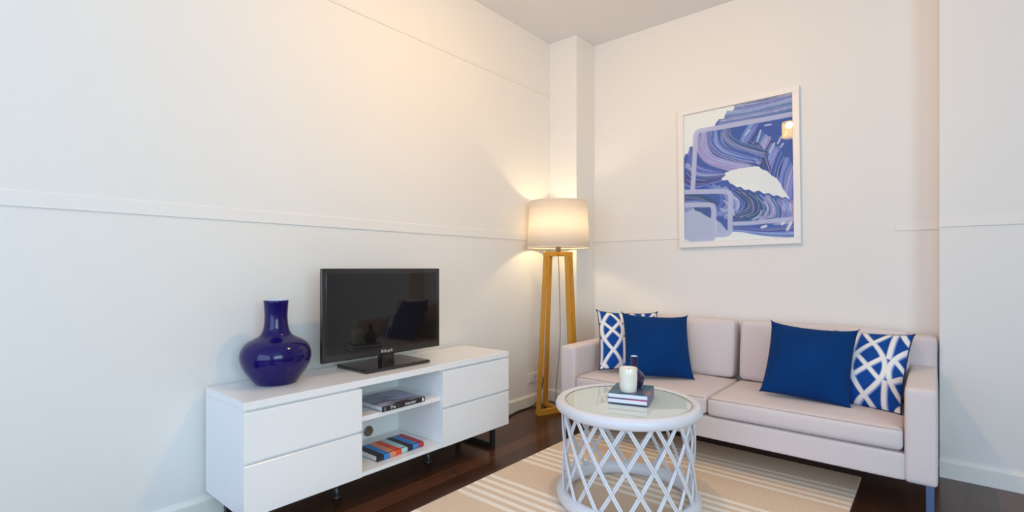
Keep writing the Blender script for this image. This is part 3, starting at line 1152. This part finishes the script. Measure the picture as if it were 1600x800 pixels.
# ------------------------------------------------------------------ floor lamp
LX, LY = -2.088, 2.988
lamp = thing('floor_lamp', (LX, LY, 0), 'floor lamp with honey oak cross-frame legs and cream drum shade', 'lamp')
rt = Vector((math.cos(math.radians(YAW)), math.sin(math.radians(YAW)), 0))      # across the line of sight from the doorway
bk_ = Vector((-rt.y, rt.x, 0))
armA = (rt * -0.150 + bk_ * -0.084)
armB = (rt * -0.084 + bk_ * 0.150)
ZTOP = 1.150
topk = 0.62
for arm in (armA, armB):
    n_ = arm.cross(Vector((0, 0, 1))).normalized()
    a_ = arm.normalized()
    for s in (1, -1):
        p0 = arm * s + Vector((0, 0, 0.010))
        p1 = arm * s * topk + Vector((0, 0, ZTOP - 0.002))
        obj('leg', add_bar(bmesh.new(), p0, p1, 0.022, 0.022, a_, 0.002), M_OAK, lamp)
for i, arm in enumerate((armA, armB)):
    a_ = arm.normalized()
    e_ = 0.011
    dz = 0.0 if i == 0 else 0.0004
    obj('foot_bar', add_bar(bmesh.new(), arm + a_ * e_ + Vector((0, 0, 0.018 + dz)), -arm - a_ * e_ + Vector((0, 0, 0.018 + dz)), 0.026, 0.032, arm.cross(Vector((0, 0, 1))), 0.003), M_OAK, lamp)
    t_ = arm * topk + a_ * e_
    obj('top_bar', add_bar(bmesh.new(), t_ + Vector((0, 0, ZTOP + dz)), -t_ + Vector((0, 0, ZTOP + dz)), 0.026, 0.026, arm.cross(Vector((0, 0, 1))), 0.003), M_OAK, lamp)
SZ0, SZ1, SR0, SR1 = 1.196, 1.528, 0.226, 0.207
sh = lathe([(SR0, SZ0), (SR1, SZ1), (SR1 - 0.002, SZ1), (SR0 - 0.002, SZ0)], 72, closed=True)
shade = obj('lamp_shade', sh, M_SHADE, lamp, True, label='cream linen drum shade')
M_HEM = mat('cream_hem', (0.84, 0.76, 0.62), rough=0.8, var=0.03)
for (r_, z_) in ((SR0 - 0.001, SZ0), (SR1 - 0.001, SZ1)):
    obj('shade_hem', add_tube(bmesh.new(), [(r_ * math.cos(2 * math.pi * k / 72), r_ * math.sin(2 * math.pi * k / 72), z_) for k in range(72)], 0.0028, 6, closed=True), M_HEM, shade, True)
bm = bmesh.new()
for k in range(3):
    a = 2 * math.pi * k / 3 + 0.4
    add_tube(bm, [(0.018 * math.cos(a), 0.018 * math.sin(a), 1.262), ((SR0 - 0.004) * math.cos(a), (SR0 - 0.004) * math.sin(a), 1.262)], 0.0018, 6)
obj('shade_spider', bm, M_BRASS, shade, True)
obj('bulb_holder', lathe([(0, 1.164), (0.017, 1.164), (0.019, 1.17), (0.019, 1.255), (0.013, 1.26), (0, 1.26)], 24), M_BRASS, lamp, True)
def clear_bulb():
    m = bpy.data.materials.new('glowing_clear_bulb')
    m.use_nodes = True
    nt = m.node_tree
    nt.nodes.remove(nt.nodes['Principled BSDF'])
    t = nt.nodes.new('ShaderNodeBsdfTransparent')
    e = nt.nodes.new('ShaderNodeEmission')
    e.inputs['Color'].default_value = (1.0, 0.7, 0.35, 1)
    e.inputs['Strength'].default_value = 3.0
    ad = nt.nodes.new('ShaderNodeAddShader')
    nt.links.new(t.outputs[0], ad.inputs[0])
    nt.links.new(e.outputs[0], ad.inputs[1])
    nt.links.new(ad.outputs[0], nt.nodes['Material Output'].inputs['Surface'])
    return m


obj('bulb', lathe([(0.013, 1.258), (0.015, 1.28), (0.030, 1.315), (0.036, 1.350), (0.030, 1.385), (0.012, 1.400), (0, 1.402)], 24), clear_bulb(), lamp, True,
    label='glowing warm bulb')
pl = bpy.data.lights.new('bulb_light', 'POINT')
pl.energy = BULB_W
pl.color = BULB_C
pl.shadow_soft_size = 0.035
plo = bpy.data.objects.new('bulb_light', pl)
plo.location = (0, 0, 1.350)
plo.parent = lamp
COL.objects.link(plo)
cp = smooth_path([(0.0, 0.0, 1.135), (0.006, 0.004, 0.95), (0.012, 0.008, 0.60), (0.0, 0.006, 0.38), (-0.03, 0.02, 0.20), (-0.065, 0.06, 0.06), (-0.085, 0.09, 0.008), (-0.13, 0.13, 0.006)], 8)
obj('cord', add_tube(bmesh.new(), cp, 0.0028, 8), M_CORD, lamp, True, label='thin grey flex hanging inside the frame')

# ------------------------------------------------------------------ sockets and the cable on the floor
for i, (ya, lab) in enumerate(((2.953, 'white wall socket left of the lamp\'s front leg'), (3.083, 'white wall socket seen between the lamp legs'))):
    e = thing('wall_socket', (XL, ya + 0.05, 0.216), lab, 'socket', 'wall sockets behind the lamp')
    bm = box(0.0005, 0.011, -0.055, 0.055, -0.036, 0.036, 0.003, 2)
    obj('face_plate', bm, M_SOCKET, e)
    bm = bmesh.new()
    for (dy, dz) in ((0.012, 0.006), (0.026, 0.006), (0.019, -0.010)):
        add_box(bm, 0.0105, 0.0118, dy - 0.002, dy + 0.002, dz - 0.005, dz + 0.005)
    obj('socket_slots', bm, M_DARK, e)
    obj('switch', box(0.0105, 0.014, -0.030, -0.018, 0.006, 0.024, 0.001), M_SOCKET, e)
cp = smooth_path([(-2.24, 2.20, 0.005), (-2.20, 2.45, 0.005), (-2.26, 2.62, 0.005), (-2.31, 2.78, 0.006), (-2.312, 2.98, 0.010), (-2.314, 3.06, 0.06), (-2.312, 3.10, 0.16), (-2.318, 3.115, 0.205)], 8)
tag(obj('power_cable', add_tube(bmesh.new(), cp, 0.0035, 8), M_BLACKCORD, None, True), 'thin black power cable along the skirting board beside the cabinet', 'cable')

# ------------------------------------------------------------------ framed print
def homography(src, dst):
    A = []
    for (x, y), (u, v_) in zip(src, dst):
        A.append([x, y, 1, 0, 0, 0, -u * x, -u * y, -u])
        A.append([0, 0, 0, x, y, 1, -v_ * x, -v_ * y, -v_])
    _, _, V = np.linalg.svd(np.array(A, float))
    return V[-1].reshape(3, 3)


HM = homography([(80, 178), (565, 72), (562, 718), (85, 735)], [(0, 0), (1, 0), (1, 1), (0, 1)])
PW, PHH = 0.680, 0.886       # sheet size in metres


def uv(p):
    q = HM @ np.array([p[0], p[1], 1.0])
    return np.array([q[0] / q[2] * PW, q[1] / q[2] * PHH])


NU, NV = 260, 338
gu, gv = np.meshgrid(np.linspace(0, PW, NU), np.linspace(0, PHH, NV))
art = np.empty((NV, NU, 3))
art[:] = s2l((234, 240, 238))


def inside(poly):
    P = np.array([uv(p) for p in poly])
    m_ = np.zeros(gu.shape, bool)
    j = len(P) - 1
    for i in range(len(P)):
        (xi, yi), (xj, yj) = P[i], P[j]
        c_ = ((yi > gv) != (yj > gv)) & (gu < (xj - xi) * (gv - yi) / (yj - yi + 1e-12) + xi)
        m_ ^= c_
        j = i
    return m_


def curve(pts, n=7):
    return np.array([[p.x, p.y] for p in smooth_path([(*uv(p), 0) for p in pts], n)])


def path_field(pts, n=7, raw=False):
    P = np.array([uv(p) for p in pts]) if raw else curve(pts, n)
    best = np.full(gu.shape, 9.0)
    al = np.zeros(gu.shape)
    sd = np.zeros(gu.shape)
    L = 0.0
    for a, b in zip(P[:-1], P[1:]):
        d = b - a
        l = np.hypot(*d) + 1e-9
        t = np.clip(((gu - a[0]) * d[0] + (gv - a[1]) * d[1]) / l ** 2, 0, 1)
        ex, ey = gu - a[0] - t * d[0], gv - a[1] - t * d[1]
        q = np.hypot(ex, ey)
        m_ = q < best
        best = np.where(m_, q, best)
        al = np.where(m_, L + t * l, al)
        sd = np.where(m_, np.sign(d[0] * ey - d[1] * ex) * q, sd)
        L += l
    return best, al, sd, L


def blend(mask, rgb, alpha):
    global art
    c_ = s2l(rgb)
    a_ = (mask * alpha)[..., None]
    art = art * (1 - a_) + c_ * a_


def stroke(pts, width, rgb, alpha=0.85, streak=0.35, n=7, clip=None, seed=None, raw=False):
    r_ = np.random.default_rng(seed if seed is not None else rng.integers(1 << 30))
    best, al, sd, L = path_field(pts, n, raw)
    hw = width / 2
    m_ = np.clip((hw - best) / 0.003 + 0.5, 0, 1)
    if clip is not None:
        m_ = m_ * clip
    blend(m_, rgb, alpha)
    if streak:
        # bristle lines along the stroke
        k = r_.random(16)
        idx = np.clip(((sd / hw) * 0.5 + 0.5) * 15, 0, 15).astype(int)
        li = np.clip((k[idx] - 0.72) * 3.4, 0, 1) * (0.6 + 0.4 * np.sin(al * 40 + k[idx] * 20))
        blend(m_ * np.clip(li, 0, 1), tuple(min(255, c + 78) for c in rgb), streak)
        dk = np.clip((0.28 - k[idx]) * 3.4, 0, 1)
        blend(m_ * dk, tuple(c * 0.72 for c in rgb), streak)


COB, NAV, PER, LIL, DEE, SKY = (70, 100, 176), (58, 80, 146), (116, 124, 194), (166, 164, 214), (64, 84, 128), (124, 158, 214)
upper = inside([(300, 118), (305, 140), (296, 152), (272, 153), (262, 172), (258, 188), (236, 190), (222, 208), (214, 226), (192, 240), (150, 246), (128, 262),
                (124, 312), (106, 316), (100, 340), (86, 350), (80, 372), (80, 612), (120, 588), (170, 604), (212, 632), (240, 660), (268, 690), (330, 694), (400, 708),
                (470, 716), (570, 722), (570, 60), (430, 60), (310, 90)])
hole = inside([(243, 458), (262, 444), (258, 432), (290, 420), (330, 411), (362, 408), (390, 402), (410, 404), (424, 416), (446, 424), (466, 444), (488, 456), (498, 472),
               (508, 484), (514, 502), (530, 524), (548, 554), (526, 540), (512, 544), (490, 532), (474, 536), (452, 522), (432, 526), (408, 510), (386, 518),
               (366, 506), (346, 508), (330, 494), (312, 496), (296, 484), (282, 478), (272, 462), (256, 466)])
blue = (upper & ~hole).astype(float)
blend(blue, (74, 98, 168), 1.0)
def fan(A, B, n, width, palette, alpha=0.8, streak=0.6):
    """Sweep of neighbouring brush strokes from path A to path B."""
    A, B = np.array(A, float), np.array(B, float)
    for i in range(n):
        t = i / (n - 1)
        P = A * (1 - t) + B * t + rng.normal(0, 1.6, A.shape)
        c_ = np.array(palette[i % len(palette)]) + rng.normal(0, 7, 3)
        stroke([tuple(p) for p in P], width * (0.85 + 0.4 * rng.random()), tuple(np.clip(c_, 0, 255)), alpha, streak, clip=blue)
        for k in range(2):
            o_ = rng.normal(0, 5.0, 2)
            stroke([tuple(p + o_) for p in P], 0.0035, (196, 204, 234), 0.5 * rng.random() + 0.15, 0, clip=blue)


fan([(575, 420), (505, 462), (470, 452), (440, 420)], [(575, 470), (540, 500), (548, 535), (552, 552)], 4, 0.03, [COB, SKY, COB, NAV])
fan([(385, 205), (350, 255), (335, 295)], [(576, 420), (560, 480), (548, 540)], 15, 0.030, [SKY, PER, NAV, COB, SKY, LIL, NAV, SKY, PER, COB, NAV, SKY, COB, LIL, PER])
fan([(360, 300), (400, 330), (440, 400)], [(400, 300), (430, 350), (455, 420)], 3, 0.028, [DEE, NAV, DEE])
fan([(300, 128), (400, 112), (480, 92), (578, 64)], [(225, 222), (330, 205), (450, 182), (578, 150)], 10, 0.021, [NAV, LIL, PER, COB, LIL, PER, NAV, LIL, PER, COB])
fan([(285, 232), (292, 270), (335, 300), (390, 318), (445, 340)], [(148, 258), (146, 325), (185, 378), (270, 408), (350, 420)], 11, 0.024, [NAV, DEE, PER, COB, COB, SKY, COB, NAV, LIL, LIL, LIL])
fan([(104, 330), (112, 380), (160, 415), (240, 432)], [(84, 490), (120, 500), (180, 490), (255, 470)], 6, 0.034, [PER, COB, LIL, NAV, DEE, COB])
for (a, b) in (((480, 298), (458, 340)), ((512, 268), (496, 300)), ((538, 246), (530, 262)), ((420, 240), (404, 292)), ((372, 240), (352, 262)), ((520, 300), (508, 316)), ((466, 214), (440, 218))):
    stroke([a, ((a[0] + b[0]) / 2, (a[1] + b[1]) / 2), b], 0.009, (206, 214, 236), 0.85, 0, clip=blue)
# lower fans
fan([(84, 530), (150, 540), (210, 570)], [(84, 560), (150, 570), (215, 600)], 2, 0.04, [DEE, COB])
fan([(180, 485), (235, 525), (245, 570), (200, 612)], [(552, 565), (566, 600), (556, 650), (500, 655)], 15, 0.030, [COB, PER, SKY, LIL, COB, DEE, DEE, NAV, DEE, COB, LIL, COB, PER, SKY, LIL])
for pts in ([(255, 555), (290, 590), (300, 620)], [(240, 590), (262, 600), (280, 580)], [(430, 560), (448, 590), (436, 620)], [(382, 640), (410, 620), (420, 600)],
            [(516, 580), (520, 600)], [(545, 575), (548, 600)], [(300, 540), (318, 560), (312, 600)]):
    stroke(pts if len(pts) > 2 else [pts[0], ((pts[0][0] + pts[1][0]) / 2, (pts[0][1] + pts[1][1]) / 2), pts[1]], 0.011, (190, 200, 230), 0.7, 0.2, clip=blue)
fan([(285, 668), (380, 676), (460, 674), (570, 662)], [(300, 694), (400, 706), (480, 712), (572, 714)], 5, 0.018, [COB, NAV, COB, SKY, COB])
for (a, b) in (((524, 640), (510, 660)), ((548, 655), (532, 685)), ((420, 674), (438, 668))):
    stroke([a, ((a[0] + b[0]) / 2, (a[1] + b[1]) / 2), b], 0.016, (226, 226, 240), 0.9, 0, clip=blue)
# pale hole with a faint wash
stroke([(280, 450), (400, 450), (520, 530)], 0.10, (214, 220, 228), 0.25, 0.0, clip=hole.astype(float))
# lilac outline frames
OUT = (184, 190, 222)


def outline(pts, wd=0.032):
    stroke(pts, wd, OUT, 0.95, 0.12, n=5)


outline([(118, 508), (124, 420), (130, 300), (133, 262), (146, 245), (180, 238), (300, 216), (440, 190), (572, 164)])
outline([(300, 657), (380, 654), (470, 645), (566, 636)], 0.026)
wash = inside([(80, 574), (196, 572), (214, 586), (212, 716), (196, 732), (104, 734), (82, 720)]).astype(float)
blend(wash, (152, 168, 208), 0.75)
dk = inside([(122, 584), (196, 584), (198, 632), (176, 622), (150, 604), (128, 598)]).astype(float)
blend(dk, (66, 88, 150), 0.95)
pt = inside([(222, 640), (240, 652), (268, 688), (268, 706), (222, 712)]).astype(float)
blend(pt, (166, 180, 214), 0.9)
outline([(70, 516), (180, 514), (256, 514), (278, 524), (284, 545), (281, 640), (279, 690), (262, 704), (222, 706)])
outline([(70, 574), (150, 572), (196, 574), (210, 588), (210, 640), (208, 710), (190, 722), (110, 726)])
n_ = rng.random(art.shape[:2])[..., None]
art = np.clip(art * (0.96 + 0.08 * n_), 0, 1)

PCX, PCZ = -1.003, 1.678
pic = thing('framed_print', (PCX, YB, PCZ), 'large abstract blue brushstroke print in a white frame on the back wall', 'picture')
pic.rotation_euler = (0, -0.012, 0)
FW, FH, FB = 0.7555, 0.968, 0.037
bm = bmesh.new()
yf, yb = -0.032, -0.002
for (x0, x1, z0, z1) in ((-FW / 2, FW / 2, FH / 2 - FB, FH / 2), (-FW / 2, FW / 2, -FH / 2, -FH / 2 + FB), (-FW / 2, -FW / 2 + FB, -FH / 2 + FB, FH / 2 - FB), (FW / 2 - FB, FW / 2, -FH / 2 + FB, FH / 2 - FB)):
    add_box(bm, x0, x1, yf, yb, z0, z1, 0.0015)
obj('frame', bm, M_FRAME, pic, label='white painted frame')
me = bpy.data.meshes.new('print')
verts = [(float(-PW / 2 + gu[j, i]), -0.0185, float(PHH / 2 - gv[j, i])) for j in range(NV) for i in range(NU)]
faces = [(j * NU + i, (j + 1) * NU + i, (j + 1) * NU + i + 1, j * NU + i + 1) for j in range(NV - 1) for i in range(NU - 1)]
me.from_pydata(verts, [], faces)
ca = me.color_attributes.new('paint', 'FLOAT_COLOR', 'POINT')
ca.data.foreach_set('color', np.concatenate([art.reshape(-1, 3), np.ones((NU * NV, 1))], 1).astype(np.float32).ravel())
me.materials.append(attr_mat('painted_paper', 'paint', 0.7, 0.1))
pr_ = bpy.data.objects.new('print', me)
COL.objects.link(pr_)
pr_.parent = pic
pr_['label'] = 'abstract print of overlapping blue and lilac brushstrokes'
obj('backing_board', box(-PW / 2 - 0.001, PW / 2 + 0.001, -0.017, -0.003, -PHH / 2 - 0.003, PHH / 2 + 0.003), M_FRAME, pic)
bm = bmesh.new()
q = [bm.verts.new((x, -0.022, z)) for x, z in ((-PW / 2, -PHH / 2), (PW / 2, -PHH / 2), (PW / 2, PHH / 2), (-PW / 2, PHH / 2))]
bm.faces.new(q)
obj('glazing', bm, M_GLASS, pic)

# ------------------------------------------------------------------ pendant above the rug, out of the picture but mirrored in the glazing
PX, PY, PZ = -1.03, 1.72, 2.36
pen = thing('pendant_lamp', (PX, PY, 0), 'small glowing pendant lamp hanging from the ceiling above the rug', 'lamp')
def amber_glass():
    m = bpy.data.materials.new('glowing_amber_glass')
    m.use_nodes = True
    nt = m.node_tree
    nt.nodes.remove(nt.nodes['Principled BSDF'])
    t = nt.nodes.new('ShaderNodeBsdfTransparent')
    t.inputs['Color'].default_value = (1.0, 0.95, 0.85, 1)
    e = nt.nodes.new('ShaderNodeEmission')
    e.inputs['Color'].default_value = (1.0, 0.66, 0.06, 1)
    e.inputs['Strength'].default_value = 16.0
    ad = nt.nodes.new('ShaderNodeAddShader')
    nt.links.new(t.outputs[0], ad.inputs[0])
    nt.links.new(e.outputs[0], ad.inputs[1])
    nt.links.new(ad.outputs[0], nt.nodes['Material Output'].inputs['Surface'])
    return m


obj('lamp_glass', lathe([(0.052, PZ - 0.105), (0.058, PZ - 0.10), (0.060, PZ + 0.044)], 32), amber_glass(), pen, True, label='glowing amber glass shade')
obj('uplight_block_cap', lathe([(0.0, PZ + 0.046), (0.068, PZ + 0.046), (0.068, PZ + 0.062), (0.03, PZ + 0.085), (0.03, PZ + 0.13), (0.012, PZ + 0.14), (0.0, PZ + 0.14)], 24), M_BRASS, pen, True)  # unseen cap, added wide to block the light going upward
pl = bpy.data.lights.new('pendant_light', 'POINT')
pl.energy = PENDANT_W
pl.color = WARM
pl.shadow_soft_size = 0.03
plo = bpy.data.objects.new('pendant_light', pl)
plo.location = (0, 0, PZ + 0.015)
plo.parent = pen
COL.objects.link(plo)
obj('cord', add_tube(bmesh.new(), [(0, 0, PZ + 0.138), (0, 0, H - 0.02)], 0.004, 8), M_BLACKCORD, pen, True)
obj('ceiling_rose', lathe([(0, H - 0.0005), (0.05, H - 0.0005), (0.048, H - 0.015), (0.02, H - 0.028), (0, H - 0.028)], 32), M_TRIM, pen, True)
